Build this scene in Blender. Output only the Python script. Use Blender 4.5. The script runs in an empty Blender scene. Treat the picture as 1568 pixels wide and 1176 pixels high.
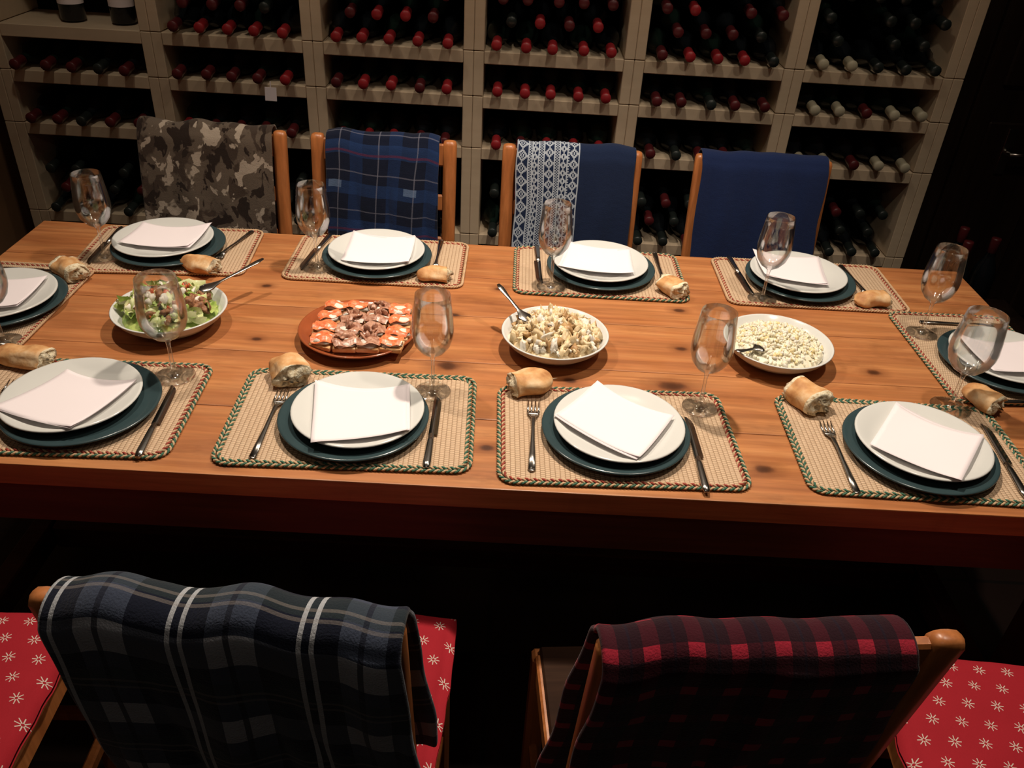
import bpy, bmesh, math, random
from mathutils import Vector, Matrix, noise, Euler
random.seed(7)
S=bpy.context.scene
COL=bpy.context.collection
TZ=0.75
# ------------------------------------------------------------------ helpers
def link(o):
    COL.objects.link(o); return o
def empty(name,loc=(0,0,0),rotz=0):
    e=bpy.data.objects.new(name,None); e.empty_display_size=.05; e.location=loc; e.rotation_euler=(0,0,rotz); return link(e)
def mesh_obj(name,verts,faces,mats=(),smooth=True,mi=None,uvs=None):
    me=bpy.data.meshes.new(name); me.from_pydata([tuple(v) for v in verts],[],faces); 
    for m in mats: me.materials.append(m)
    if mi: me.polygons.foreach_set("material_index",mi)
    me.polygons.foreach_set("use_smooth",[smooth]*len(me.polygons))
    if uvs:
        l=me.uv_layers.new(name="UVMap")
        for lp in me.loops: l.data[lp.index].uv=uvs[lp.vertex_index]
    me.update()
    return link(bpy.data.objects.new(name,me))
def par(o,p):
    o.parent=p; return o
class MB:
    """mesh builder joining several shapes in one mesh"""
    def __init__(s): s.v=[];s.f=[];s.m=[];s.sm=[]
    def add(s,vs,fs,mi=0,smooth=True,M=None):
        b=len(s.v)
        for v in vs:
            v=Vector(v); s.v.append(M@v if M is not None else v)
        for k,f in enumerate(fs):
            s.f.append([i+b for i in f]); s.m.append(mi[k] if isinstance(mi,(list,tuple)) else mi); s.sm.append(smooth)
    def box(s,c,d,mi=0,bev=.002,M=None,seg=1):
        bm=bmesh.new(); bmesh.ops.create_cube(bm,size=1)
        for v in bm.verts: v.co=Vector((v.co.x*d[0],v.co.y*d[1],v.co.z*d[2]))
        if bev>0: bmesh.ops.bevel(bm,geom=list(bm.edges),offset=min(bev,min(d)*.45),segments=seg,affect='EDGES',profile=.6)
        T=Matrix.Translation(c)
        if M is not None: T=M@T
        bm.verts.index_update()
        s.add([v.co.copy() for v in bm.verts],[[v.index for v in f.verts] for f in bm.faces],mi,False,T); bm.free()
    def lathe(s,prof,seg=32,mi=0,M=None,closed=False):
        vs=[];fs=[]
        for r,z in prof:
            for k in range(seg):
                a=2*math.pi*k/seg; vs.append((r*math.cos(a),r*math.sin(a),z))
        n=len(prof); mm=[]
        for i in range(n-1):
            for k in range(seg):
                k2=(k+1)%seg
                fs.append([i*seg+k,i*seg+k2,(i+1)*seg+k2,(i+1)*seg+k]); mm.append(mi[i] if isinstance(mi,(list,tuple)) else mi)
        s.add(vs,fs,mm,True,M)
    def tube(s,pts,rad,seg=8,mi=0,M=None,flat=1.0,cap=True,closed=False):
        n=len(pts); pts=[Vector(p) for p in pts]; vs=[];fs=[]
        up=Vector((0,0,1))
        for i,p in enumerate(pts):
            a=pts[(i-1)%n] if (i>0 or closed) else p; b=pts[(i+1)%n] if (i<n-1 or closed) else p
            t=(b-a).normalized()
            u=up if abs(t.dot(up))<.95 else Vector((0,1,0))
            x=t.cross(u).normalized(); y=x.cross(t).normalized()
            r=rad[i] if isinstance(rad,(list,tuple)) else rad
            rx,ry=(r if isinstance(r,tuple) else (r,r*flat))
            for k in range(seg):
                an=2*math.pi*k/seg; vs.append(p+x*rx*math.cos(an)+y*ry*math.sin(an))
        for i in range(n if closed else n-1):
            j=(i+1)%n
            for k in range(seg):
                k2=(k+1)%seg; fs.append([i*seg+k,i*seg+k2,j*seg+k2,j*seg+k])
        if cap and not closed:
            fs.append(list(range(seg))[::-1]); fs.append([(n-1)*seg+k for k in range(seg)])
        s.add(vs,fs,mi,True,M)
    def blob(s,c,d,mi=0,sub=2,amp=.25,fr=1.5,rot=None,crumple=0):
        bm=bmesh.new(); bmesh.ops.create_icosphere(bm,subdivisions=sub,radius=1)
        o=Vector((random.uniform(-50,50),random.uniform(-50,50),random.uniform(-50,50)))
        for v in bm.verts:
            k=1+amp*noise.noise(v.co*fr+o)*1.6
            v.co*=k
        R=(rot or Euler((random.uniform(0,6),random.uniform(0,6),random.uniform(0,6)))).to_matrix().to_4x4()
        M=Matrix.Translation(c)@R@Matrix.Diagonal((d[0],d[1],d[2],1))
        bm.verts.index_update()
        s.add([v.co.copy() for v in bm.verts],[[v.index for v in f.verts] for f in bm.faces],mi,True,M); bm.free()
    def obj(s,name,mats):
        o=mesh_obj(name,s.v,s.f,mats,True,s.m)
        o.data.polygons.foreach_set("use_smooth",s.sm); return o
# ------------------------------------------------------------------ node helpers
class NT:
    def __init__(s,name):
        s.mat=bpy.data.materials.new(name); s.mat.use_nodes=True; s.t=s.mat.node_tree; s.n=s.t.nodes
        s.b=s.n["Principled BSDF"]; s.out=s.n["Material Output"]
    def L(s,a,b): s.t.links.new(a,b)
    def val(s,x,sock):
        if isinstance(x,(int,float)): sock.default_value=x
        elif isinstance(x,(tuple,list)): sock.default_value=tuple(x)+((1,) if len(x)==3 and sock.type=='RGBA' else ())
        else: s.L(x,sock)
    def math(s,op,a,b=None,c=None):
        m=s.n.new("ShaderNodeMath"); m.operation=op; s.val(a,m.inputs[0])
        if b is not None: s.val(b,m.inputs[1])
        if c is not None: s.val(c,m.inputs[2])
        return m.outputs[0]
    def coord(s,k="Object"): return s.n.new("ShaderNodeTexCoord").outputs[k]
    def mapping(s,v,sc=(1,1,1),loc=(0,0,0),rot=(0,0,0)):
        m=s.n.new("ShaderNodeMapping"); s.L(v,m.inputs[0]); m.inputs["Scale"].default_value=sc; m.inputs["Location"].default_value=loc; m.inputs["Rotation"].default_value=rot; return m.outputs[0]
    def noise(s,v,sc=5,det=4,ro=.5,dist=0):
        m=s.n.new("ShaderNodeTexNoise"); s.L(v,m.inputs["Vector"]); m.inputs["Scale"].default_value=sc; m.inputs["Detail"].default_value=det; m.inputs["Roughness"].default_value=ro; m.inputs["Distortion"].default_value=dist; return m.outputs["Fac"]
    def sep(s,v):
        m=s.n.new("ShaderNodeSeparateXYZ"); s.L(v,m.inputs[0]); return m.outputs
    def ramp(s,f,stops,interp='LINEAR'):
        m=s.n.new("ShaderNodeValToRGB"); s.L(f,m.inputs[0]); e=m.color_ramp.elements; m.color_ramp.interpolation=interp
        while len(e)<len(stops): e.new(.5)
        for i,(p,c) in enumerate(stops):
            e[i].position=p; e[i].color=(c[0],c[1],c[2],1) if isinstance(c,(tuple,list)) else (c,c,c,1)
        return m.outputs[0]
    def mix(s,f,a,b,bt='MIX'):
        m=s.n.new("ShaderNodeMix"); m.data_type='RGBA'; m.blend_type=bt; s.val(f,m.inputs[0]); s.val(a,m.inputs[6]); s.val(b,m.inputs[7]); return m.outputs[2]
    def bump(s,h,st=.3,d=.002):
        m=s.n.new("ShaderNodeBump"); m.inputs["Strength"].default_value=st; m.inputs["Distance"].default_value=d; s.L(h,m.inputs["Height"]); s.L(m.outputs[0],s.b.inputs["Normal"])
    def set(s,col=None,rough=.5,spec=.5,metal=0,coat=0,sss=0):
        if col is not None: s.val(col,s.b.inputs["Base Color"])
        s.val(rough,s.b.inputs["Roughness"]); s.b.inputs["Specular IOR Level"].default_value=spec; s.b.inputs["Metallic"].default_value=metal; s.b.inputs["Coat Weight"].default_value=coat
        return s.mat
    def stripe(s,c,period,off,width):
        f=s.math('FRACT',s.math('DIVIDE',s.math('SUBTRACT',c,off),period))
        return s.math('LESS_THAN',f,width/period)
def simple(name,col,rough=.5,spec=.5,metal=0,coat=0,var=.12,vs=20,bump=0,bs=80,bd=.001):
    n=NT(name); v=n.coord(); f=n.noise(v,vs,3)
    c=n.mix(f,tuple(x*(1-var) for x in col),tuple(min(1,x*(1+var)) for x in col)); n.set(c,rough,spec,metal,coat)
    if bump: n.bump(n.noise(v,bs,3),bump,bd)
    return n.mat
# ------------------------------------------------------------------ materials
def wood(name,dark,mid,light,axis=0,scale=1,knots=(),rough=.4,spec=.45,coat=0,pw=None):
    n=NT(name); v0=v=n.coord()
    if pw:  # shift the grain from board to board
        x,y,z=n.sep(v); pi=n.math('FLOOR',n.math('DIVIDE',n.math('ADD',y,pw*2.5),pw))
        cmb=n.n.new("ShaderNodeCombineXYZ"); n.L(n.math('ADD',x,n.math('MULTIPLY',pi,3.71)),cmb.inputs[0]); n.L(y,cmb.inputs[1]); n.L(z,cmb.inputs[2]); v=cmb.outputs[0]
    sc=[14*scale]*3; sc[axis]=1.3*scale
    g=n.noise(n.mapping(v,tuple(sc)),1.6,6,.6,.6)
    sc2=[60*scale]*3; sc2[axis]=2.5*scale
    g2=n.noise(n.mapping(v,tuple(sc2)),1.5,4,.6)
    c=n.ramp(g,[(.30,dark),(.48,mid),(.68,light)])
    c=n.mix(n.math('MULTIPLY',n.ramp(g2,[(.4,0),(.65,1)]),.5),c,tuple(x*.5 for x in mid))
    big=n.noise(v,2.2,2); c=n.mix(n.math('MULTIPLY',big,.25),c,light)
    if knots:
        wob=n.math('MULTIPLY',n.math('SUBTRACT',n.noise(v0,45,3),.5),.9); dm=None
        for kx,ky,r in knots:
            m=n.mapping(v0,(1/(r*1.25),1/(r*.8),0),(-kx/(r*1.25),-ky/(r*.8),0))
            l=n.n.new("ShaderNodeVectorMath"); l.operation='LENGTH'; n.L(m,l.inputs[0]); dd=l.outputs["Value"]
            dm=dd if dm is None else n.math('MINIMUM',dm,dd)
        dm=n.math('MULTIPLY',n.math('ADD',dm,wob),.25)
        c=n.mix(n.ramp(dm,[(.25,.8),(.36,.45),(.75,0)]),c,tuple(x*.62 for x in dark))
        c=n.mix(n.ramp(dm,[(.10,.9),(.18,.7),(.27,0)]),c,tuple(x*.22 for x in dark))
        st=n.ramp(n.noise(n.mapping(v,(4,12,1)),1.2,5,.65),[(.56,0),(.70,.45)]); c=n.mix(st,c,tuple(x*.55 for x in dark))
        rr=n.ramp(n.noise(v,12,4),[(.3,rough-.06),(.7,rough+.14)])
    else: rr=rough
    n.set(c,rr,spec,0,coat); n.bump(g2,.12,.0008)
    return n.mat
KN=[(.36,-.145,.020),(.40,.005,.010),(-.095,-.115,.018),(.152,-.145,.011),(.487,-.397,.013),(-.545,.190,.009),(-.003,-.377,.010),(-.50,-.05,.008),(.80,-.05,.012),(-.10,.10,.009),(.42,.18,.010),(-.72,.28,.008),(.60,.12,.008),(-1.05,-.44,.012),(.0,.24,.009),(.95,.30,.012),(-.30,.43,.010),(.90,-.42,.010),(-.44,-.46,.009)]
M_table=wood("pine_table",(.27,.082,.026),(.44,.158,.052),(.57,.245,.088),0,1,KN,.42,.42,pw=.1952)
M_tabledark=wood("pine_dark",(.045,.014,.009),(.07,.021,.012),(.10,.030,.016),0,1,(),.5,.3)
M_chair=wood("chair_wood",(.33,.10,.028),(.46,.155,.045),(.56,.21,.07),2,1.2,(),.35)
M_seatshade=wood("seat_wood_shaded",(.02,.008,.004),(.03,.012,.006),(.04,.018,.009),0,1.2,(),.7,.1)  # near-black colour paints in the shade over the cushionless front seat
def rackmat():
    n=NT("painted_rack_wood"); v=n.coord(); a=n.noise(v,9,4); b=n.noise(n.mapping(v,(3,30,30)),2,3)
    c=n.mix(a,(.60,.47,.33),(.74,.61,.44)); c=n.mix(n.math('MULTIPLY',b,.35),c,(.44,.31,.19)); n.set(c,.65,.25); n.bump(b,.15,.001); return n.mat
M_rack=rackmat()
M_glassbottle=simple("bottle_glass_dark",(.007,.009,.011),.22,.45,var=.5,vs=4)
M_glassbottle2=simple("bottle_glass_green",(.008,.017,.013),.22,.45,var=.4,vs=4)
M_capred=simple("capsule_red",(.33,.018,.024),.4,.5,var=.4,vs=9)
M_capdark=simple("capsule_darkred",(.10,.012,.015),.4,.5,var=.5,vs=9)
M_capcream=simple("capsule_cream",(.50,.46,.33),.45,.5,var=.2,vs=9)
M_capblack=simple("capsule_black",(.018,.024,.022),.35,.5,var=.5,vs=9)
M_white=simple("white_glaze",(.68,.68,.65),.16,.5,var=.02)
M_teal=simple("teal_glaze",(.034,.060,.066),.22,.5,var=.15,vs=30)
M_terra=simple("terracotta_glaze",(.34,.085,.03),.18,.5,coat=.4,var=.2,vs=25)
def paper():
    n=NT("paper_napkin"); v=n.coord(); n.set(n.mix(n.noise(v,6,2),(.88,.80,.825),(.92,.84,.865)),.9,.1)
    n.bump(n.noise(v,400,2),.15,.0005); return n.mat
M_paper=paper()
M_steel=simple("stainless_steel",(.52,.49,.45),.24,.5,1,var=.08)
def glassmat():
    n=NT("clear_glass"); n.n.remove(n.b)
    tr=n.n.new("ShaderNodeBsdfTransparent"); tr.inputs[0].default_value=(.98,.985,.98,1)
    gl=n.n.new("ShaderNodeBsdfGlossy"); gl.inputs["Roughness"].default_value=.08; gl.inputs[0].default_value=(1,1,1,1)
    lw=n.n.new("ShaderNodeLayerWeight"); lw.inputs[0].default_value=.28
    fr=n.math('MULTIPLY_ADD',lw.outputs["Fresnel"],.75,.045)
    v=n.coord(); fr=n.math('ADD',fr,n.math('MULTIPLY',n.noise(v,3,1),.01))
    mx=n.n.new("ShaderNodeMixShader"); n.L(fr,mx.inputs[0]); n.L(tr.outputs[0],mx.inputs[1]); n.L(gl.outputs[0],mx.inputs[2]); n.L(mx.outputs[0],n.out.inputs[0])
    return n.mat
M_glass=glassmat()
def matmat():
    n=NT("woven_esparto"); v=n.coord(); x,y,z=n.sep(v)
    colw=.0085
    cx=n.math('DIVIDE',x,colw); ci=n.math('FLOOR',cx); fx=n.math('FRACT',cx)
    yy=n.math('ADD',n.math('DIVIDE',y,.0052),n.math('MULTIPLY',n.math('MODULO',n.math('ABSOLUTE',ci),2.0),.5))
    fy=n.math('FRACT',yy)
    hx=n.math('SINE',n.math('MULTIPLY',fx,math.pi)); hy=n.math('SINE',n.math('MULTIPLY',fy,math.pi))
    h=n.math('MULTIPLY',n.math('POWER',hx,.6),n.math('POWER',hy,.5))
    a=n.noise(n.mapping(v,(60,160,1)),1.5,3); b=n.noise(v,14,3)
    c=n.mix(a,(.52,.35,.21),(.74,.57,.40)); c=n.mix(n.math('MULTIPLY',b,.4),c,(.64,.42,.28))
    c=n.mix(n.ramp(h,[(.1,.8),(.5,0)]),c,(.28,.16,.085))
    n.set(c,.8,.15); n.bump(h,.8,.002); return n.mat
M_mat=matmat()
M_rope=simple("esparto_rope",(.56,.38,.23),.8,.15,var=.3,vs=90)
M_ropeg=simple("rope_green",(.06,.15,.10),.8,.15,var=.35,vs=90)
M_roper=simple("rope_red",(.32,.065,.045),.8,.15,var=.35,vs=90)
def crust():
    n=NT("bread_crust"); v=n.coord(); a=n.noise(v,28,4); c=n.ramp(a,[(.3,(.42,.17,.06)),(.5,(.66,.36,.15)),(.72,(.84,.62,.38))]); n.set(c,.6,.3); n.bump(n.noise(v,120,3),.4,.002); return n.mat
def crumb():
    n=NT("bread_crumb"); v=n.coord(); a=n.noise(v,140,4); c=n.ramp(a,[(.3,(.50,.36,.20)),(.5,(.80,.70,.50)),(.8,(.88,.80,.62))]); n.set(c,.85,.1); n.bump(a,.8,.004); return n.mat
M_crust=crust(); M_crumb=crumb()
def food(name,c1,c2,sc=120,rough=.5,bump=.4):
    n=NT(name); v=n.coord(); a=n.noise(v,sc,4); n.set(n.mix(n.ramp(a,[(.35,0),(.65,1)]),c1,c2),rough,.4); n.bump(a,bump,.0015); return n.mat
M_leaf=food("lettuce",(.20,.33,.05),(.50,.60,.18),70,.35)
M_leafp=food("lettuce_pale",(.55,.62,.25),(.75,.75,.45),70,.35)
M_nut=food("walnut",(.16,.06,.025),(.42,.20,.10),150,.6)
M_cheese=food("fresh_cheese",(.76,.70,.60),(.84,.79,.70),90,.5)
M_tom=food("tomato",(.50,.07,.03),(.66,.16,.06),90,.3)
M_salmon=food("smoked_salmon",(.72,.14,.05),(.88,.30,.13),160,.3)
M_ham=food("cured_meat",(.30,.11,.06),(.62,.36,.25),130,.3)
M_pasta=food("chicken_pieces",(.60,.43,.22),(.84,.71,.48),60,.45)
M_brown=food("toasted_bits",(.34,.18,.07),(.56,.36,.17),80,.45)
M_rice=food("creamy_egg_salad",(.78,.71,.52),(.88,.83,.68),150,.45)
M_yolk=food("egg_yolk",(.78,.62,.30),(.84,.72,.44),110,.45)
# fabrics (UV in metres)
def fabric_finish(n,c,st=.35):
    v=n.coord("UV"); w=n.noise(n.mapping(v,(420,420,1)),1,3); f=n.noise(v,60,3)
    c=n.mix(n.math('MULTIPLY',w,.35),c,(0,0,0)); n.set(c,.92,.12)
    n.b.inputs["Sheen Weight"].default_value=.12
    n.bump(n.math('ADD',w,n.math('MULTIPLY',f,1.2)),st,.003); return n.mat
def uvc(n):
    o=n.sep(n.coord("UV")); return o[0],o[1]
def fab_camo():
    n=NT("fabric_camo"); v=n.coord("UV")
    m=n.noise(n.mapping(v,(15,11,1),(3,1,0)),1.3,3,.6,.5); m2=n.noise(n.mapping(v,(13,10,1),(9,5,0)),1.6,3,.5,.6)
    c=n.mix(n.ramp(m2,[(.42,0),(.47,1)]),(.062,.042,.031),(.130,.098,.073))
    c=n.mix(n.ramp(m,[(.565,0),(.585,1)]),c,(.44,.365,.29)); 
    c=n.mix(n.ramp(m,[(.41,1),(.43,0)]),c,(.026,.016,.012)); return fabric_finish(n,c)
def fab_navyplaid():
    n=NT("fabric_navy_plaid"); u,w=uvc(n)
    c=(.006,.010,.028)
    c=n.mix(n.math('MULTIPLY',n.stripe(u,.105,.015,.035),.5),c,(.012,.035,.12))
    c=n.mix(n.math('MULTIPLY',n.stripe(w,.105,.02,.035),.5),c,(.018,.05,.16))
    c=n.mix(n.math('MULTIPLY',n.stripe(u,.105,.075,.0035),.3),c,(.30,.30,.38))
    c=n.mix(n.math('MULTIPLY',n.stripe(w,.105,.08,.0035),.3),c,(.28,.28,.36))
    c=n.mix(n.math('MULTIPLY',n.stripe(w,.21,.13,.006),.6),c,(.12,.02,.05))
    b=n.math('MULTIPLY',n.stripe(u,.21,.07,.035),n.stripe(w,.21,.035,.02)); c=n.mix(n.math('MULTIPLY',b,.4),c,(.22,.32,.50))
    return fabric_finish(n,c)
def fab_nordic():
    n=NT("fabric_nordic"); u,w=uvc(n)
    navy=(.010,.020,.058); white=(.42,.47,.54)
    px=.0035
    i=n.math('FLOOR',n.math('DIVIDE',u,px)); j=n.math('FLOOR',n.math('DIVIDE',w,px))
    def band(i0,i1): return n.math('MULTIPLY',n.math('GREATER_THAN',i,i0-.5),n.math('LESS_THAN',i,i1+.5))
    def diamond(ic,half,per,thr):
        dx=n.math('ABSOLUTE',n.math('SUBTRACT',i,ic)); dy=n.math('ABSOLUTE',n.math('SUBTRACT',n.math('MODULO',j,per),(per-1)/2))
        return n.math('MULTIPLY',band(ic-half,ic+half),n.math('LESS_THAN',n.math('ABSOLUTE',n.math('SUBTRACT',n.math('ADD',dx,dy),thr)),.6))
    tot=None
    items=[diamond(4,4,10,4),diamond(4,2,10,1.5),diamond(14,2,6,2),diamond(25,3,8,3),diamond(25,1,8,0),diamond(36,2,6,2),diamond(44,3,8,3),diamond(44,1,8,0)]
    chk=n.math('LESS_THAN',n.math('MODULO',n.math('ADD',i,j),2.0),.5)
    for a,b in((10,11),(18,20),(30,32),(40,40)): items.append(n.math('MULTIPLY',band(a,b),chk))
    for it in items: tot=it if tot is None else n.math('MAXIMUM',tot,it)
    for k in(0,9,12,17,21,29,33,39,48): tot=n.math('MAXIMUM',tot,band(k,k))
    return fabric_finish(n,n.mix(tot,navy,white))
def fab_plain(name,c):
    n=NT(name); return fabric_finish(n,n.mix(n.noise(n.coord("UV"),8,3),tuple(x*.85 for x in c),c))
def fab_tartan():
    n=NT("fabric_grey_tartan"); u,w=uvc(n)
    c=(.010,.013,.028); P=.137
    wide=n.stripe(u,P,.064,.050); c=n.mix(n.math('MULTIPLY',wide,.6),c,(.085,.105,.16))
    widew=n.stripe(w,P,.030,.042); c=n.mix(n.math('MULTIPLY',widew,.45),c,(.16,.175,.22))
    c=n.mix(n.math('MULTIPLY',n.math('MULTIPLY',wide,widew),.65),c,(.54,.55,.60))
    g=n.stripe(w,P,.10,.03); c=n.mix(n.math('MULTIPLY',g,.5),c,(.03,.045,.045))
    c=n.mix(n.math('MULTIPLY',n.stripe(u,P,.084,.006),.8),c,(.014,.016,.03))
    for o in(.020,.034): c=n.mix(n.math('MULTIPLY',n.stripe(u,P,o,.0055),.75),c,(.64,.66,.70))
    for o in(.120,.132): c=n.mix(n.math('MULTIPLY',n.stripe(w,P,o,.004),.25),c,(.42,.36,.32))
    return fabric_finish(n,c)
def fab_red():
    n=NT("fabric_red_plaid"); u,w=uvc(n)
    c=(.020,.004,.009)
    a=n.stripe(u,.045,.0,.017); b=n.stripe(w,.052,.018,.014)
    c=n.mix(n.math('MULTIPLY',a,.35),c,(.12,.008,.018)); c=n.mix(n.math('MULTIPLY',b,.35),c,(.12,.008,.018))
    c=n.mix(n.math('MULTIPLY',n.math('MULTIPLY',a,b),.8),c,(.46,.02,.045))
    c=n.mix(n.math('MULTIPLY',n.stripe(u,.045,.030,.003),.5),c,(.01,.008,.02))
    return fabric_finish(n,c)
def fab_snow():
    n=NT("fabric_red_snowflake"); v=n.coord(); x,y,z=n.sep(v)
    P=.046
    cy=n.math('DIVIDE',y,P*.8); iy=n.math('FLOOR',cy); fy=n.math('MULTIPLY',n.math('SUBTRACT',n.math('FRACT',cy),.5),.8)
    cx=n.math('ADD',n.math('DIVIDE',x,P),n.math('MULTIPLY',n.math('MODULO',n.math('ADD',iy,100),2.0),.5)); fx=n.math('SUBTRACT',n.math('FRACT',cx),.5)
    r=n.math('SQRT',n.math('ADD',n.math('MULTIPLY',fx,fx),n.math('MULTIPLY',fy,fy)))
    th=n.math('ARCTAN2',fy,fx)
    arm=n.math('ABSOLUTE',n.math('SINE',n.math('MULTIPLY',th,4.0)))
    armw=n.math('LESS_THAN',n.math('MULTIPLY',arm,r),.060)
    ring=n.math('MULTIPLY',n.math('LESS_THAN',r,.22),n.math('GREATER_THAN',r,.05))
    c=n.mix(n.math('MULTIPLY',armw,ring),(.36,.016,.026),(.66,.58,.50))
    w=n.noise(n.mapping(v,(500,500,500)),1,3); c=n.mix(n.math('MULTIPLY',w,.25),c,(.1,0,0)); n.set(c,.85,.15); n.bump(n.noise(v,30,3),.3,.004)
    return n.mat
M_snow=fab_snow()
# ------------------------------------------------------------------ room
def wallmat(name,c,sc=6,b=.4):
    n=NT(name); v=n.coord(); a=n.noise(v,sc,5); n.set(n.mix(a,tuple(x*.6 for x in c),tuple(x*1.3 for x in c)),.85,.2); n.bump(a,b,.01); return n.mat
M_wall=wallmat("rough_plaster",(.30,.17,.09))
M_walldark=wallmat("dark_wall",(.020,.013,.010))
M_ceil=wallmat("ceiling_plaster",(.12,.09,.06))
def floormat():
    n=NT("dark_floor_tiles"); v=n.coord(); br=n.n.new("ShaderNodeTexBrick"); n.L(v,br.inputs["Vector"]); br.offset=0
    br.inputs["Scale"].default_value=1; br.inputs["Brick Width"].default_value=.33; br.inputs["Row Height"].default_value=.33; br.inputs["Mortar Size"].default_value=.006
    br.inputs["Color1"].default_value=(.022,.012,.010,1); br.inputs["Color2"].default_value=(.030,.016,.012,1); br.inputs["Mortar"].default_value=(.012,.01,.009,1)
    c=n.mix(n.math('MULTIPLY',n.noise(v,8,3),.5),br.outputs[0],(.012,.007,.006)); n.set(c,.45,.3); return n.mat
X0,X1,Y0,Y1,ZC=-1.78,2.35,-1.3,3.04,2.6
def boxobj(name,lo,hi,mat):
    b=MB(); c=[(l+h)/2 for l,h in zip(lo,hi)]; b.box(c,[h-l for l,h in zip(lo,hi)],0,0); return b.obj(name,[mat])
boxobj("floor",(X0-.1,Y0-.1,-.1),(X1+.1,Y1+.1,0),floormat())
boxobj("ceiling",(X0-.1,Y0-.1,ZC),(X1+.1,Y1+.1,ZC+.1),M_ceil)
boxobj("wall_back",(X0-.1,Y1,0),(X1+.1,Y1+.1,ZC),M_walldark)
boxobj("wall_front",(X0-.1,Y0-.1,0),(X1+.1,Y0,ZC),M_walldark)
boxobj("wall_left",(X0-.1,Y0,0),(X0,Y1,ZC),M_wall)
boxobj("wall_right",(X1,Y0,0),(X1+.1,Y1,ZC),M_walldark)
M_door=wood("dark_door_wood",(.014,.007,.005),(.024,.013,.009),(.035,.019,.012),2,1,(),.4)
d=empty("door_1",(1.95,Y1,0)); b=MB()
b.box((0,-.03,1.02),(.72,.045,2.03),0,.004)
for z0,z1 in((.15,.9),(1.02,1.9)):
    for xx in(-.17,.17): b.box((xx,-.057,(z0+z1)/2),(.24,.014,z1-z0),0,.006)
par(b.obj("door_leaf",[M_door]),d)
b=MB(); b.tube([(-.20,-.055,.80),(-.20,-.10,.80),(-.10,-.10,.80)],.008); b.box((-.20,-.067,.80),(.035,.008,.16),0,.002); par(b.obj("door_handle",[M_steel]),d)
b=MB()
b.box((-.39,-.02,1.04),(.06,.035,2.08),0,.004); b.box((.385,-.02,1.04),(.03,.035,2.08),0,.004);b.box((0,-.02,2.075),(.84,.035,.06),0,.004); par(b.obj("door_frame",[M_door]),d)
# ------------------------------------------------------------------ wine rack
RY=2.72; RX0=-1.6427; RW=.4998
bz=[.06,.33,.481,.786,.953,1.09,1.44,1.60,1.95,2.10]
rack=MB()
for k in range(7):
    xc=RX0+RW*k
    lev=[0]+bz+[2.3]
    for a,c in zip(lev[:-1],lev[1:]):
        for s in(-1,1):
            rack.box((xc+s*.0162,RY+.13,(a+c)/2),(.0315,.26,(c-a)-.002),0,.002)
for k in range(6):
    for z in bz:
        rack.box((RX0+RW*(k+.5),RY+.012,z-.019),(RW-.066,.022,.038),0,.002)
        rack.box((RX0+RW*(k+.5),RY+.14,z-.010),(RW-.066,.23,.016),0,.001)
rack.obj("wine_rack",[M_rack])
prof=[(0,0),(.030,.0),(.0368,.004),(.0372,.17),(.033,.195),(.019,.222),(.0142,.238),(.0142,.262),(.0152,.263),(.0152,.298),(.0165,.30),(.0165,.312),(.0145,.315),(0,.315)]
seg=12
tv=[];tf=[];tm=[]
for r,z in prof:
    for k in range(seg):
        a=2*math.pi*k/seg; tv.append((r*math.cos(a),-z,r*math.sin(a)))
for i in range(len(prof)-1):
    for k in range(seg):
        k2=(k+1)%seg; tf.append((i*seg+k,(i+1)*seg+k,(i+1)*seg+k2,i*seg+k2)); tm.append(0 if i<7 else 1)
V=[];F=[];MI=[]
def add_bottle(x,y,z,body,cap,s=1.0,tilt=0):
    b0=len(V)
    for vx,vy,vz in tv: V.append((x+vx*s+tilt*vy,y+vy,z+vz*s-.0075*min(1,max(0,(-vy-.20)/.1))*1.6))
    for f in tf: F.append([i+b0 for i in f])
    for m in tm: MI.append(body if m==0 else cap)
capset={0:[3,3,3,5],1:[2,3,3,2],2:[2,3,2,2],3:[2,2,2,3],4:[2,2,3,5],5:[4,4,5,4,3]}
for k in range(6):
    for bi,z in enumerate(bz[:-1]):
        if k==0 and bi==5: continue
        gap=bz[bi+1]-.038-z
        rows=max(1,int((gap-.078)/.064)+1) if gap>.07 else 0
        for r in range(rows):
            nb=5
            for j in range(nb):
                x=RX0+RW*k+.033+.045*1.0+j*.085+(.038 if r%2 else 0)
                if r%2 and j==nb-1: continue
                if random.random()<(.02 if r<2 else .08): continue
                cs=capset[k]
                if k==4 and bi in(3,4): cs=[2,3,5,3]
                if k==3 and bi<=2: cs=[3,5,2]
                if k==5 and bi==5: cs=[5,4,4,5]
                if r>0 : cs=[3 if q==2 and random.random()<.4 else (5 if q==4 else q) for q in cs]+[3,5]
                if bi==2: cs=[5,3,5,5]
                cap=random.choice(cs)
                y=RY-.040+.315+random.uniform(-.008,.008)+(.032 if r else 0)
                add_bottle(x+random.uniform(-.003,.003),min(y,3.03),z+.0378+r*.064,random.choice([0,0,1]),cap,1,random.uniform(-.02,.02))
mesh_obj("wine_bottles",V,F,[M_glassbottle,M_glassbottle2,M_capred,M_capdark,M_capcream,M_capblack],True,MI)
b=MB(); b.box((0,0,0),(.036,.0015,.042),0,.0005); b.box((0,0,.03),(.003,.001,.02),0,0)
t=b.obj("price_tag",[M_paper]); t.location=(-.775,2.672,.935); t.rotation_euler=(0,.05,.1)
cab=MB(); cab.box((0,0,.15),(.40,.34,.26),0,.006); cab.box((0,0,.29),(.43,.37,.025),0,.004)
for s in(-1,1): cab.box((s*.095,-.175,.15),(.17,.012,.20),0,.004)
c=cab.obj("low_cabinet",[M_door]); c.location=(1.64,2.62,0)
sb=MB()
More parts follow.
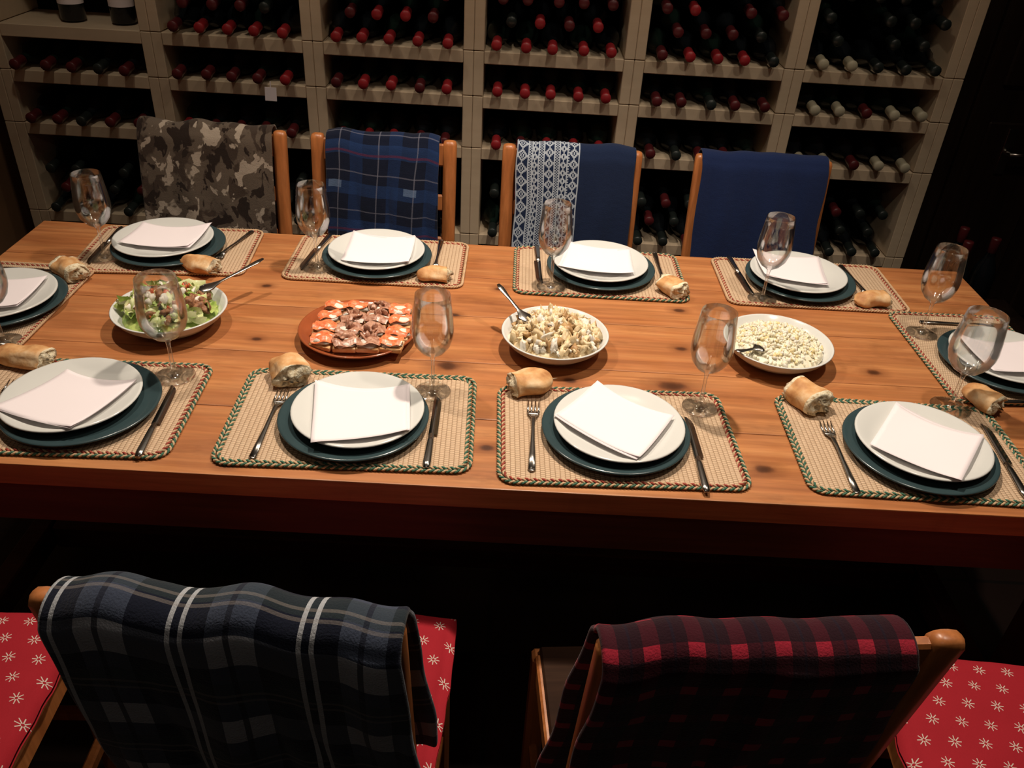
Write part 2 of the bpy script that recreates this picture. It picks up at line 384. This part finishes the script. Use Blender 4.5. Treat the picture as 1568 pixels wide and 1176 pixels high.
sprof=[(0,0),(.034,0),(.038,.005),(.038,.19),(.033,.215),(.018,.25),(.0145,.27),(.0155,.271),(.0155,.315),(.0145,.32),(0,.32)]
for (x,y,cm) in((1.50,2.56,2),(1.61,2.60,1),(1.54,2.68,2)):
    sb.lathe(sprof,20,[0]*6+[cm]*4,Matrix.Translation((x,y,.303)))
sb.obj("standing_wine_bottles",[M_glassbottle,M_capdark,M_capdark])
for i,x in enumerate((-1.26,-1.42)):
    sb=MB(); sb.lathe(sprof,24,[0]*6+[2]*4); sb.lathe([(.0384,.05),(.0384,.12)],24,1)
    o=sb.obj("labelled_wine_bottle",[M_glassbottle,M_paper,M_capdark]); o.location=(x,2.82,1.0925)
# ------------------------------------------------------------------ table
TX0,TX1,TY0,TY1=-1.2225,1.1885,1.059,2.035
table=empty("dining_table",((TX0+TX1)/2,(TY0+TY1)/2,0))
tcx,tcy=(TX0+TX1)/2,(TY0+TY1)/2
npk=5; pw=(TY1-TY0)/npk
b=MB()
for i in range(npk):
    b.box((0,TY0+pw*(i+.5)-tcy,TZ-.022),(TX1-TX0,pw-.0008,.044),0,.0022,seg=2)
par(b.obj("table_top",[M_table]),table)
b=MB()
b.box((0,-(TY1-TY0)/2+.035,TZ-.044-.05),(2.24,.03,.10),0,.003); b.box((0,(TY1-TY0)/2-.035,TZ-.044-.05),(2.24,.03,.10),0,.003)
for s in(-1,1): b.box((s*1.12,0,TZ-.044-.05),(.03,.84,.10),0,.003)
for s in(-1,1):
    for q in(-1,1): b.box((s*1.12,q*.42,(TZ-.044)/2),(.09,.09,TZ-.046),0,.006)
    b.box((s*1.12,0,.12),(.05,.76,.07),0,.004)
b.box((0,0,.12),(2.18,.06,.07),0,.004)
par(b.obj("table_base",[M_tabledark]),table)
# ------------------------------------------------------------------ place mats
def rrect(w,d,r,n=10):
    pts=[]
    for cx,cy,a0 in((w/2-r,d/2-r,0),(-w/2+r,d/2-r,90),(-w/2+r,-d/2+r,180),(w/2-r,-d/2+r,270)):
        for k in range(n+1):
            a=math.radians(a0+90*k/n); pts.append((cx+r*math.cos(a),cy+r*math.sin(a)))
    return pts
def resample(pts,step):
    P=[Vector((p[0],p[1],0)) for p in pts]; P.append(P[0]); L=[0]
    for a,c in zip(P[:-1],P[1:]): L.append(L[-1]+(c-a).length)
    N=int(L[-1]/step); out=[];j=0
    for k in range(N):
        s=L[-1]*k/N
        while L[j+1]<s: j+=1
        out.append(P[j].lerp(P[j+1],(s-L[j])/(L[j+1]-L[j]+1e-9)))
    return out
def matmesh(name,cols,w=.44,d=.30):
    b=MB(); pts=rrect(w-.02,d-.02,.025)
    n=len(pts); vs=[(x,y,.0045) for x,y in pts]+[(x,y,.0005) for x,y in pts]
    b.add(vs,[list(range(n)),list(range(2*n-1,n-1,-1))]+[[i,i+n,(i+1)%n+n,(i+1)%n] for i in range(n)],0,False)
    for ri,(off,cc) in enumerate(((0.0045,cols[0]),(.0125,cols[1]))):
        path=resample(rrect(w-2*off,d-2*off,.03-off*.6),.0016); N=len(path); turns=int(N*.0016/.014)
        for s in range(2):
            hp=[]
            for i,p in enumerate(path):
                t=(path[(i+1)%N]-path[i-1]).normalized(); nn=Vector((t.y,-t.x,0)); a=2*math.pi*turns*i/N+s*math.pi
                if ri: a=-a
                hp.append(p+nn*math.cos(a)*.0022+Vector((0,0,.0045+math.sin(a)*.0018)))
            b.tube(hp[::2],.0021,5,cc[s],closed=True)
    o=b.obj(name,[M_mat,M_rope,M_ropeg,M_roper]); return o
GR=((1,2),(1,2)); RG=((1,2),(1,3)); RR=((1,2),(1,3)); GN=((1,2),(1,2)); RB=((1,1),(1,3))
mats=[(-.775,1.228,.43,.30,2,RR),(-.269,1.235,.447,.302,1.5,GN),(.214,1.224,.44,.297,1.8,RG),(.748,1.232,.43,.30,-1,GR),
(-.838,1.893,.41,.27,4,RB),(-.323,1.900,.437,.262,0,RB),(.225,1.896,.427,.27,0,RG),(.748,1.898,.445,.262,0,RB),
(-1.09,1.585,.385,.25,90,RB),(1.045,1.585,.38,.28,91,RR)]
cache={}
for x,y,w,dd,r,cc in mats:
    if cc not in cache:
        o=matmesh("woven_placemat",cc); cache[cc]=o.data
    else: o=link(bpy.data.objects.new("woven_placemat",cache[cc]))
    o.location=(x,y,TZ); o.scale=(w/.44,dd/.30,1); o.rotation_euler=(0,0,math.radians(r))
# ------------------------------------------------------------------ plates
def plate_mesh(R,h,t,foot):
    return [(0,foot*0+.004),(R*.55,.004),(R*.62,.0045),(R*.80,h*.45),(R*.97,h*.92),(R*.995,h),(R,h+t*.3),(R*.99,h+t*.75),(R*.96,h+t*.8),(R*.80,h*.5+t),(R*.66,.0065+t),(R*.6,.004+t),(0,.004+t)]
def foot(b,r): b.lathe([(r,.005),(r,0),(r-.004,0),(r-.005,.005)],48)
b=MB(); b.lathe(plate_mesh(.135,.015,.004,0),64); foot(b,.075); big=b.obj("charger_plate",[M_teal]).data
b=MB(); b.lathe(plate_mesh(.119,.019,.0038,0),64); foot(b,.062); small=b.obj("dinner_plate",[M_white]).data
bpy.data.objects.remove(bpy.data.objects["charger_plate"]); bpy.data.objects.remove(bpy.data.objects["dinner_plate"])
PZ=TZ+.0052
low=[(-.752,1.217),(-.264,1.219),(.210,1.222),(.762,1.214),(-.842,1.895),(-.327,1.898),(.230,1.903),(.730,1.903),(-1.09,1.575),(1.075,1.545)]
up=[(-.770,1.222),(-.257,1.224),(.215,1.224),(.767,1.220),(-.856,1.903),(-.329,1.903),(.228,1.907),(.724,1.908),(-1.092,1.575),(1.08,1.548)]
for x,y in low:
    o=link(bpy.data.objects.new("charger_plate",big)); o.location=(x,y,PZ)
for x,y in up:
    o=link(bpy.data.objects.new("dinner_plate",small)); o.location=(x,y,PZ+.0085)
NZ=PZ+.0085+.0240
def napkin(c,seed,pc,lay=2):
    """two thin paper sheets resting on the plate rim, sagging into the well"""
    random.seed(seed); N=18; vs=[];fs=[]
    P=[Vector((a[0],a[1],0)) for a in c]
    for l in range(lay):
        b0=len(vs); off=Vector((random.uniform(-.006,.006),random.uniform(-.006,.006),0))*(l)
        ph=random.uniform(0,6)
        for i in range(N+1):
            for j in range(N+1):
                u,w=i/N,j/N
                p=P[0].lerp(P[1],u).lerp(P[3].lerp(P[2],u),w)+off
                du=2*u-1; dw=2*w-1
                rr=math.hypot(p.x-pc[0],p.y-pc[1])/.119
                z=-.0115*(1-min(1,rr)**2)+.0020*math.sin(3*u+ph)*math.cos(2*w)+l*.0010+.003*l*max(0,du*dw)**3
                p.y-=(.012*(1-du*du))*max(0,-dw)**2
                vs.append((p.x,p.y,NZ+z+.0025))
        for i in range(N):
            for j in range(N):
                a=b0+i*(N+1)+j; fs.append([a,a+1,a+N+2,a+N+1])
    o=mesh_obj("paper_napkin",vs,fs,[M_paper],True)
    s=o.modifiers.new("thickness","SOLIDIFY"); s.thickness=.0005; return o
naps=[[(-.810,1.290),(-.672,1.268),(-.720,1.110),(-.878,1.158)],[(-.344,1.296),(-.174,1.305),(-.155,1.157),(-.312,1.112)],[(.177,1.340),(.312,1.242),(.234,1.110),(.096,1.223)],[(.757,1.330),(.884,1.237),(.783,1.100),(.660,1.192)],
[(-.925,1.968),(-.762,1.988),(-.771,1.843),(-.942,1.850)],[(-.402,1.988),(-.243,1.985),(-.241,1.822),(-.402,1.822)],[(.151,1.998),(.303,1.985),(.300,1.838),(.120,1.852)],[(.634,2.008),(.800,1.985),(.780,1.836),(.634,1.868)],
[(-1.17,1.64),(-1.02,1.655),(-1.02,1.52),(-1.15,1.50)],[(1.0,1.62),(1.15,1.61),(1.16,1.49),(1.015,1.475)]]
for i,c in enumerate(naps): napkin(c,i+3,up[i])
# ------------------------------------------------------------------ wine glasses
gp=[(0,.0),(.033,.0),(.0345,.001),(.033,.0022),(.020,.004),(.008,.008),(.0042,.016),(.0034,.04),(.0034,.068),(.0045,.078),(.010,.083),(.022,.091),(.033,.106),(.0385,.124),(.0395,.138),(.0380,.160),(.0345,.190),(.0322,.210),(.0316,.2106),(.0310,.210),(.0334,.190),(.0370,.160),(.0385,.138),(.0375,.124),(.032,.107),(.021,.093),(.009,.086),(0,.085)]
b=MB(); b.lathe(gp,48); o=b.obj("wine_glass",[M_glass]); gm=o.data; bpy.data.objects.remove(o)
for i,(x,y) in enumerate([(-.972,1.824),(-.463,1.834),(.104,1.802),(.613,1.798),(.950,1.671),(-.631,1.336),(-.133,1.331),(.383,1.325),(.890,1.372),(-1.005,1.425)]):
    o=link(bpy.data.objects.new("wine_glass",gm)); o.location=(x,y,TZ+.0052); k=1.12 if i in(5,8) else 1.0; o.scale=(k,k,1)
# ------------------------------------------------------------------ cutlery
def fork_mesh():
    b=MB()
    pts=[(0,-.10,.002),(0,-.06,.003),(0,-.02,.004),(0,.02,.0065),(0,.045,.006),(0,.06,.003)]
    b.tube(pts,[(.0070,.0018),(.0058,.0018),(.0040,.0018),(.0032,.0018),(.0045,.0014),(.0105,.001)],8)
    b.tube([(0,-.100,.002),(0,-.105,.002)],[(.0070,.0018),(.003,.001)],8)
    b.tube([(0,.059,.003),(0,.070,.002)],[(.0108,.001),(.0122,.001)],8)
    for k in range(4):
        x=-.0102+.0068*k; b.tube([(x,.069,.002),(x,.085,.0025),(x,.1,.006)],[(.0019,.0009),(.0017,.0009),(.0009,.0006)],6)
    return b
def knife_mesh():
    b=MB()
    b.tube([(0,-.105,.003),(0,-.09,.0035),(0,-.03,.0035),(0,-.01,.003)],[(.005,.003),(.0075,.0036),(.006,.0032),(.005,.0025)],10)
    vs=[];N=12
    for i in range(N+1):
        t=i/N; y=-.012+.122*t; w=.0095*(1-.12*t)*(1 if t<.75 else math.sqrt(max(0,1-((t-.75)/.26)**2)))
        vs+=[(-.0055,y,.0042),(-.0055,y,.0018),(-.0055+w*1.7,y,.0030)]
    fs=[]
    for i in range(N):
        a=i*3; fs+=[[a,a+1,a+4,a+3],[a+1,a+2,a+5,a+4],[a+2,a,a+3,a+5]]
    b.add(vs,fs,0,True); return b
o=fork_mesh().obj("fork",[M_steel]); fkm=o.data; bpy.data.objects.remove(o)
o=knife_mesh().obj("table_knife",[M_steel]); knm=o.data; bpy.data.objects.remove(o)
def cut(kind,x,y,deg):
    o=link(bpy.data.objects.new(kind,fkm if kind=="fork" else knm)); o.location=(x,y,TZ+.0058); o.rotation_euler=(0,0,math.radians(deg))
for k,x,y,a in [("fork",-.414,1.201,-1),("table_knife",-.121,1.200,0),("fork",.060,1.207,-1),("table_knife",.352,1.175,0),("fork",.614,1.193,-1),("table_knife",.918,1.205,-6),
  ("table_knife",-.610,1.188,4),("fork",-.905,1.185,2),
  ("table_knife",-1.0,1.895,182),("fork",-.695,1.925,168),("table_knife",-.485,1.925,172),("fork",-.180,1.930,180),("table_knife",.075,1.925,182),("fork",.382,1.925,180),("table_knife",.585,1.925,184),("fork",.878,1.915,184),
  ("table_knife",-1.09,1.735,90),("fork",-1.09,1.415,90),("fork",1.07,1.72,-92),("table_knife",1.07,1.40,-88)]: cut(k,x,y,a)
# ------------------------------------------------------------------ bread
def bread(x,y,L,r,rot,seed,cutend=True,flatr=.8,mid=False):
    random.seed(seed); N=16;segs=20; vs=[];fs=[];mi=[]
    o=Vector((seed*3.1,seed*1.7,0))
    for i in range(N+1):
        t=i/N; xx=-L/2+L*t
        rr=r*math.sqrt(max(0,1-(1-min(1,t*1.9))**2))*.98+.0006
        if mid: rr=r*(1 if 0.05<t<.95 else .93)
        for k in range(segs):
            a=2*math.pi*k/segs; q=1+.34*noise.noise(Vector((xx*26,math.cos(a)*1.3,math.sin(a)*1.3))+o)
            z=math.sin(a)*rr*flatr*q; vs.append((xx,math.cos(a)*rr*q*1.05,max(z,-r*flatr*.72)))
    for i in range(N):
        for k in range(segs):
            k2=(k+1)%segs; fs.append([i*segs+k,i*segs+k2,(i+1)*segs+k2,(i+1)*segs+k]); mi.append(1 if (mid and (i<2 or i>N-3)) else 0)
    def capface(ring,sgn):
        xx=vs[ring*segs][0]
        prev=[ring*segs+k for k in range(segs)]
        for q in(.92,.75,.5,.25):
            cur=[]
            for k in range(segs):
                p=Vector(vs[ring*segs+k]); n_=noise.noise(Vector((p.y*60,p.z*60,q*5+seed)))
                vs.append((xx+sgn*(.014*n_+.011*(1-q)),p.y*q,p.z*q)); cur.append(len(vs)-1)
            for k in range(segs):
                k2=(k+1)%segs; f=[prev[k],prev[k2],cur[k2],cur[k]]; fs.append(f if sgn>0 else f[::-1]); mi.append(1)
            prev=cur
        fs.append(prev if sgn>0 else prev[::-1]); mi.append(1)
    capface(N,1); capface(0,-1)
    ob=mesh_obj("bread_piece",vs,fs,[M_crust,M_crumb],True,mi)
    ob.location=(x,y,TZ+.0065+r*flatr*.72); ob.rotation_euler=(0,0,math.radians(rot)); return ob
bread(-1.005,1.722,.074,.028,-40,1,mid=True); bread(-.735,1.790,.095,.025,-20,2); bread(-.183,1.805,.074,.023,5,3); bread(.395,1.805,.062,.027,-60,4,mid=True)
bread(.870,1.800,.078,.024,8,5); bread(-.935,1.352,.115,.026,-8,6); bread(-.415,1.354,.070,.034,-65,7); bread(.060,1.356,.082,.029,200,8)
bread(.596,1.356,.070,.031,-60,9,mid=True); bread(.955,1.395,.074,.025,-60,10)
# ------------------------------------------------------------------ serving dishes
def bowl(R,h): return [(0,.004),(R*.45,.004),(R*.7,h*.25),(R*.9,h*.65),(R*.985,h*.97),(R,h),(R*.985,h*1.03),(R*.95,h),(R*.87,h*.68),(R*.68,h*.33),(R*.42,.012),(0,.010)]
def spoon(p,to,name="serving_spoon"):
    b=MB(); A=Vector(p);B=Vector(to); d=(B-A); L=d.length; t=[0,.08,.17,.25,.35,.6,.9,1]
    pts=[A+d*k+Vector((0,0,-.25*L*k*(1-k)*.25)) for k in t]
    b.tube(pts,[(.006,.002),(.016,.004),(.017,.004),(.010,.003),(.0040,.002),(.0040,.002),(.0075,.0018),(.004,.0015)],10)
    return b.obj(name,[M_steel])
def heap(b,n,R,h0,h1,size,mats,flat=.6,amp=.3,sub=1,thin=(.5,.95)):
    for i in range(n):
        a=random.uniform(0,6.283); r=R*math.sqrt(random.random()); z=h0+(h1-h0)*(1-(r/R)**2)*random.uniform(.75,1.05)
        s=random.uniform(*size); b.blob((r*math.cos(a),r*math.sin(a),z),(s,s*random.uniform(*thin),s*random.uniform(.3,flat)),random.choice(mats),sub,amp,1.6)
def base_heap(b,R,h0,h1,mi):
    b.lathe([(R,h0*.8),(R*.95,h0),(R*.7,h0+(h1-h0)*.5),(R*.3,h0+(h1-h0)*.88),(0,h0+(h1-h0)*.9)],24,mi)
random.seed(11)
e=empty("salad_bowl",(-.706,1.535,TZ)); b=MB(); b.lathe(bowl(.117,.046),64); par(b.obj("bowl",[M_white]),e)
b=MB(); base_heap(b,.096,.034,.050,0)
for i in range(50):
    a=random.uniform(0,6.283); r=.090*math.sqrt(random.random()); N=5; w=random.uniform(.010,.018); l=w*random.uniform(1.0,1.6); ph=random.uniform(0,6)
    vs=[];fs=[]
    for p in range(N+1):
        for q in range(N+1):
            u=p/N*2-1; v=q/N*2-1; taper=1-.35*abs(v)
            vs.append((u*w*taper,v*l,.5*w*(u*u)+.005*math.sin(5*v+ph)*abs(u)+.004*math.sin(4*u+ph)))
    for p in range(N):
        for q in range(N): k=p*(N+1)+q; fs.append([k,k+1,k+N+2,k+N+1])
    z=.042+.020*(1-(r/.105)**2)*random.uniform(.6,1.1)
    M=Matrix.Translation((r*math.cos(a),r*math.sin(a),z))@Euler((random.uniform(-.8,.8),random.uniform(-.8,.8),random.uniform(0,6))).to_matrix().to_4x4()
    b.add(vs,fs,random.choice([0,0,1,1]),True,M)
heap(b,60,.084,.048,.068,(.010,.017),[0,1,1],.8,.4,2); heap(b,48,.084,.050,.075,(.009,.015),[2],.9,.5,2); heap(b,22,.084,.052,.076,(.008,.014),[3],.8,.3,2); heap(b,10,.084,.052,.073,(.007,.012),[4],.8,.3,2)
par(b.obj("salad_leaves",[M_leaf,M_leafp,M_nut,M_cheese,M_tom]),e)
par(spoon((.05,.03,.066),(.155,.17,.085)),e)
e=empty("toast_platter",(-.310,1.525,TZ)); b=MB(); b.lathe([(0,.003),(.075,.003),(.10,.009),(.120,.021),(.124,.025),(.122,.027),(.116,.024),(.098,.013),(.074,.008),(0,.008)],64); par(b.obj("terracotta_plate",[M_terra]),e)
b=MB()
for i in range(4):
    for j in range(4):
        x=-.072+i*.050; y=-.073+j*.050
        if math.hypot(x,y)>.10: x*=.93;y*=.93
        x+=.008
        rz=random.uniform(-.25,.25); M=Matrix.Translation((x,y,.022+random.uniform(0,.005)))@Euler((random.uniform(-.08,.08),random.uniform(-.08,.08),rz)).to_matrix().to_4x4()
        b.box((0,0,0),(.047,.042,.010),0,.003,M,seg=2)
        b.blob(M@Vector((0,0,.009)),(.0235,.0205,.007),1,2,.35,2.2,Euler((0,0,rz)))
        kind=3 if (i in(1,2) and not (i==1 and j==3)) else 2
        N=7; vs=[];fs=[];ph=random.uniform(0,6); w=.025 if kind==2 else .026; l=.019 if kind==2 else .022
        for p in range(N+1):
            for q in range(N+1):
                u=p/N*2-1;v=q/N*2-1; vs.append((u*w*(1-.12*v*v),v*l*(1-.15*u*u),.0165+.0028*math.sin(4*u+ph)+.0025*math.sin(5*v+ph*2)-.004*(u**4+v**4)*.6))
        for p in range(N):
            for q in range(N): k=p*(N+1)+q; fs.append([k,k+1,k+N+2,k+N+1])
        b.add(vs,fs,kind,True,M@Euler((0,0,random.uniform(-.4,.4))).to_matrix().to_4x4())
        if kind==3:
            for q in range(3): b.blob(M@Vector((random.uniform(-.014,.014),random.uniform(-.012,.012),.018)),(.013,.008,.003),3,2,.5,2)
par(b.obj("toasts",[M_crust,M_cheese,M_salmon,M_ham]),e)
e=empty("chicken_salad_bowl",(.105,1.518,TZ)); b=MB(); b.lathe(bowl(.113,.045),64); par(b.obj("bowl",[M_white]),e)
b=MB(); base_heap(b,.096,.034,.054,0); heap(b,330,.091,.040,.066,(.006,.017),[0,0,0,2,1,0,0,0,2],.45,.7,2,(.3,.8)); par(b.obj("chicken_salad",[M_pasta,M_brown,M_cheese]),e)
par(spoon((-.055,.01,.058),(-.125,.095,.10)),e)
e=empty("egg_salad_bowl",(.578,1.533,TZ)); b=MB(); b.lathe(bowl(.115,.045),64); par(b.obj("bowl",[M_white]),e)
b=MB(); base_heap(b,.096,.036,.058,0); heap(b,760,.092,.037,.061,(.003,.0075),[0,0,0,2,0,2,1],.7,.6,1); par(b.obj("egg_salad",[M_rice,M_yolk,M_cheese]),e)
par(spoon((-.045,-.045,.052),(-.106,-.072,.055)),e)
# ------------------------------------------------------------------ chairs
LEAN=.07
def posty(z):
    return -.185 if z<.45 else -.185-LEAN*((z-.45)/.5)**1.1
def chair(x,y,rot,W=.38,H=.95,cushion=True):
    e=empty("dining_chair",(x,y,0),math.radians(rot)); b=MB(); hw=W/2-.019
    for s in(-1,1):
        pts=[(s*hw,posty(z),z) for z in(0,.2,.45,.6,.75,.9,H-.012,H-.003,H)]
        rr=[(.019,.014)]*6+[(.019,.014),(.016,.011),(.008,.005)]
        vs=[];fs=[];seg=12
        for p,(rx,ry) in zip(pts,rr):
            for k in range(seg):
                a=2*math.pi*(k+.5)/seg; ca,sa=math.cos(a),math.sin(a); q=(abs(ca)**4+abs(sa)**4)**(-.25)
                vs.append((p[0]+rx*ca*q,p[1]+ry*sa*q,p[2]))
        for i in range(len(pts)-1):
            for k in range(seg): k2=(k+1)%seg; fs.append([i*seg+k,i*seg+k2,(i+1)*seg+k2,(i+1)*seg+k])
        fs.append([(len(pts)-1)*seg+k for k in range(seg)]); b.add(vs,fs,0,True)
        b.box((s*hw,.145,.22),(.034,.034,.44),0,.006)
        b.box((s*hw,-.015,.425),(.024,.31,.045),0,.004); b.box((s*hw,-.015,.18),(.018,.31,.028),0,.004)
    for z,h in((H-.04,.06),(H-.17,.045),(H-.29,.045)):
        M=Matrix.Translation((0,posty(z),z))@Euler((math.atan(LEAN/.5),0,0)).to_matrix().to_4x4()
        b.box((0,0,0),(W-.05,.016,h),0,.004,M)
    for yy in(-.18,.145): b.box((0,yy,.425),(W-.05,.022,.045),0,.004)
    b.box((0,.145,.24),(W-.05,.018,.028),0,.004); b.box((0,-.185,.24),(W-.05,.018,.028),0,.004)
    b.box((0,-.012,.447),(W-.03,.33,.012),1,.004)
    par(b.obj("frame",[M_chair,M_rope if cushion else M_seatshade]),e)
    if cushion:
        N=24; vs=[];fs=[]; cw,cd=W/2+.014,.168
        for sgn in(1,-1):
            for i in range(N+1):
                for j in range(N+1):
                    u=2*i/N-1;v=2*j/N-1; k=(1-u**6)*(1-v**6); z=.487+sgn*(.004+.026*max(0,k)**.45)+.004*noise.noise(Vector((u*3,v*3,x)))
                    if sgn<0: z=max(z,.4545)
                    vs.append((u*cw*(1-.03*v*v)+.004*noise.noise(Vector((v*4,x,3))),-.002+v*cd*(1-.03*u*u),z))
        M2=(N+1)**2
        for q in range(2):
            for i in range(N):
                for j in range(N):
                    a=q*M2+i*(N+1)+j; f=[a,a+N+1,a+N+2,a+1]; fs.append(f if q==0 else f[::-1])
        edge=[i*(N+1) for i in range(N+1)]+[N*(N+1)+j for j in range(1,N+1)]+[i*(N+1)+N for i in range(N-1,-1,-1)]+[j for j in range(N-1,0,-1)]
        for a,c in zip(edge,edge[1:]+edge[:1]): fs.append([a,c,c+M2,a+M2])
        par(mesh_obj("seat_cushion",vs,fs,[M_snow],True),e)
    return e
BC=[(-.825,2.01),(-.359,2.01),(.159,2.01),(.688,2.02)]
for (x,y),w in zip(BC,(.400,.400,.385,.380)): chair(x,y,180,w)
FH=.965
FC=[(-.276,.853,-3),(.292,.850,5),(-.905,.80,2),(.875,.80,-4)]
for i,(x,y,r) in enumerate(FC): chair(x,y,r,.405,FH,i!=1)
# ------------------------------------------------------------------ blankets
def blanket(name,cx,cy,rot,x0,x1,mat,zf,zb,H=.95,off=.026,seed=0,amp=.012,thick=.006,flare=(0,0),topw=.004,uoff=0,tilt=0):
    ztop=H+.006; path=[]
    def Yc(z): return posty(min(z,H))
    z=zf
    while z<ztop-off*.6: path.append((1,z)); z+=.02
    for k in range(7):
        a=math.pi*k/6; path.append(('a',a))
    z=ztop-off*.6; seqb=[]
    while z>zb: seqb.append((-1,z)); z-=.02
    path+=seqb
    NX=56; vs=[];fs=[];uv=[]; pts=[]
    for s,z in path:
        if s=='a':
            yy=Yc(ztop)+off*math.cos(z); zz=ztop-off*.6+off*.75*math.sin(z)
            pts.append((yy,zz,0))
        else:
            d=max(0,(ztop-z)); pts.append((Yc(z)+s*(off+.004),z,s*d))
    ds=[0]
    for a,c in zip(pts[:-1],pts[1:]): ds.append(ds[-1]+math.hypot(c[0]-a[0],c[1]-a[1]))
    o=Vector((seed*7.3,seed*2.1,0))
    for (yy,zz,d),s in zip(pts,ds):
        for i in range(NX+1):
            t=i/NX; x=x0+(x1-x0)*t; ad=abs(d)
            f=amp*(noise.noise(Vector((x*9,ad*1.5,(1 if d>0 else 4)))+o)*1.3+.5*noise.noise(Vector((x*22,ad*4,2))+o))*min(1,ad*5+.12)
            sg=1 if d>=0 else -1
            ff=abs(f)+ad*.03
            xw=x-flare[0]*(1-t)*ad+flare[1]*t*ad+.006*noise.noise(Vector((ad*9,t*2,seed)))*(1 if d else .5)
            zt=zz+topw*noise.noise(Vector((x*14,seed,0)))*2.2*(1 if ad<.08 else .4)
            y2=yy+sg*ff if d!=0 else yy
            vs.append((xw,y2,zt)); uv.append((x-x0+uoff+tilt*s,s+.006*noise.noise(Vector((x*5,s*5,seed)))-tilt*x))
    M=len(pts)
    for r in range(M-1):
        for i in range(NX): a=r*(NX+1)+i; fs.append([a,a+1,a+NX+2,a+NX+1])
    ob=mesh_obj(name,vs,fs,[mat],True,None,uv)
    ob.location=(cx,cy,0); ob.rotation_euler=(0,0,math.radians(rot))
    m=ob.modifiers.new("thick","SOLIDIFY"); m.thickness=thick; m.offset=0
    m=ob.modifiers.new("sub","SUBSURF"); m.levels=1; m.render_levels=1
    return ob
def bl_back(name,i,wx0,wx1,mat,**k):
    cx,cy=BC[i]; return blanket(name,cx,cy,180,cx-wx1,cx-wx0,mat,.57,.62,**k)
bl_back("camouflage_blanket",0,-1.022,-.658,fab_camo(),seed=1,amp=.014,off=.028,topw=.006)
bl_back("navy_plaid_blanket",1,-.514,-.205,fab_navyplaid(),seed=2,amp=.020,off=.026,tilt=.05,topw=.007)
bl_back("plain_blue_blanket",3,.512,.862,fab_plain("fabric_royal_blue",(.010,.022,.082)),seed=4,amp=.012,off=.028)
cx,cy=BC[2]
nb=blanket("nordic_blanket",cx,cy,180,cx-.332,cx-.006,fab_nordic(),.57,.62,seed=3,amp=.014,off=.028)
l=nb.data.uv_layers[0]
for d_ in l.data: d_.uv=(.326-d_.uv[0],d_.uv[1])
blanket("grey_tartan_blanket",FC[0][0],FC[0][1],FC[0][2],-.178,.203,fab_tartan(),.60,.47,H=FH,seed=5,amp=.024,off=.031,topw=.010,thick=.010,flare=(-.02,.06),tilt=.05)
blanket("red_plaid_blanket",FC[1][0],FC[1][1],FC[1][2],-.200,.136,fab_red(),.53,.47,H=FH,seed=6,amp=.020,off=.030,topw=.006,thick=.009,flare=(.07,.02))
# ------------------------------------------------------------------ lights
n=NT("lamp_lens"); n.b.inputs["Emission Color"].default_value=(1,.85,.65,1); n.b.inputs["Emission Strength"].default_value=3; M_lamp=n.mat
def spot(x,y,P,size=1.9,blend=.7,rad=.035,t=None,col=(1,.86,.71)):
    e=empty("ceiling_spot_or_fill",(x,y,ZC))  # same fixture for the table lamps and the added fill lamps
    b=MB(); b.lathe([(.045,-.001),(.05,-.006),(.05,-.012),(.04,-.012),(.038,-.003)],24); par(b.obj("trim_ring",[M_steel]),e)
    b=MB(); b.lathe([(.037,-.004),(0,-.004)],24); par(b.obj("lens",[M_lamp]),e)
    l=bpy.data.lights.new("spot_lamp","SPOT"); l.energy=P; l.spot_size=size; l.spot_blend=blend; l.shadow_soft_size=rad; l.color=col
    o=link(bpy.data.objects.new("spot_lamp",l)); o.parent=e; o.location=(0,0,-.03)
    v=Vector((t[0]-x,t[1]-y,t[2]-ZC)); o.rotation_euler=v.to_track_quat('-Z','Y').to_euler()
spot(.15,1.75,136,1.75,1.0,.04,(.15,1.35,.75))
spot(-.75,1.70,60,1.7,1.0,.04,(-.55,1.4,.75))
spot(.85,1.15,44,1.8,.9,.04,(.7,1.3,.75))
spot(-.2,-.35,6,2.4,1,.08,(-.1,.7,.75))  # added weak fill behind the camera, lifts the front blankets' near side
spot(-.95,1.98,14,1.9,1,.05,(-1.0,2.72,1.0),(1,.84,.66))  # added wall washer, brightens left end of rack and left wall
spot(.15,2.0,13,1.9,1,.05,(.15,2.72,1.0),(1,.84,.66))  # added wall washer for the middle of the rack
spot(1.1,1.98,11,1.8,1,.05,(.9,2.72,1.0),(1,.84,.66))  # added wall washer for the right end of the rack
W=bpy.data.worlds.new("world"); S.world=W; W.use_nodes=True; W.node_tree.nodes["Background"].inputs[0].default_value=(.9,.75,.6,1); W.node_tree.nodes["Background"].inputs[1].default_value=.0
# ------------------------------------------------------------------ camera
cd=bpy.data.cameras.new("camera"); cam=link(bpy.data.objects.new("camera",cd)); S.camera=cam
cd.sensor_width=36; cd.lens=36*1277/1568; cd.clip_start=.02
R=Matrix.Rotation(-.0141,4,'Z')@Matrix.Rotation(math.pi/2-.585,4,'X')@Matrix.Rotation(.0617,4,'Z')
cam.matrix_world=Matrix.Translation((0,0,1.6633))@R
try:
    S.view_settings.view_transform='Standard'; S.view_settings.look='None'
except Exception as ex: print(ex)
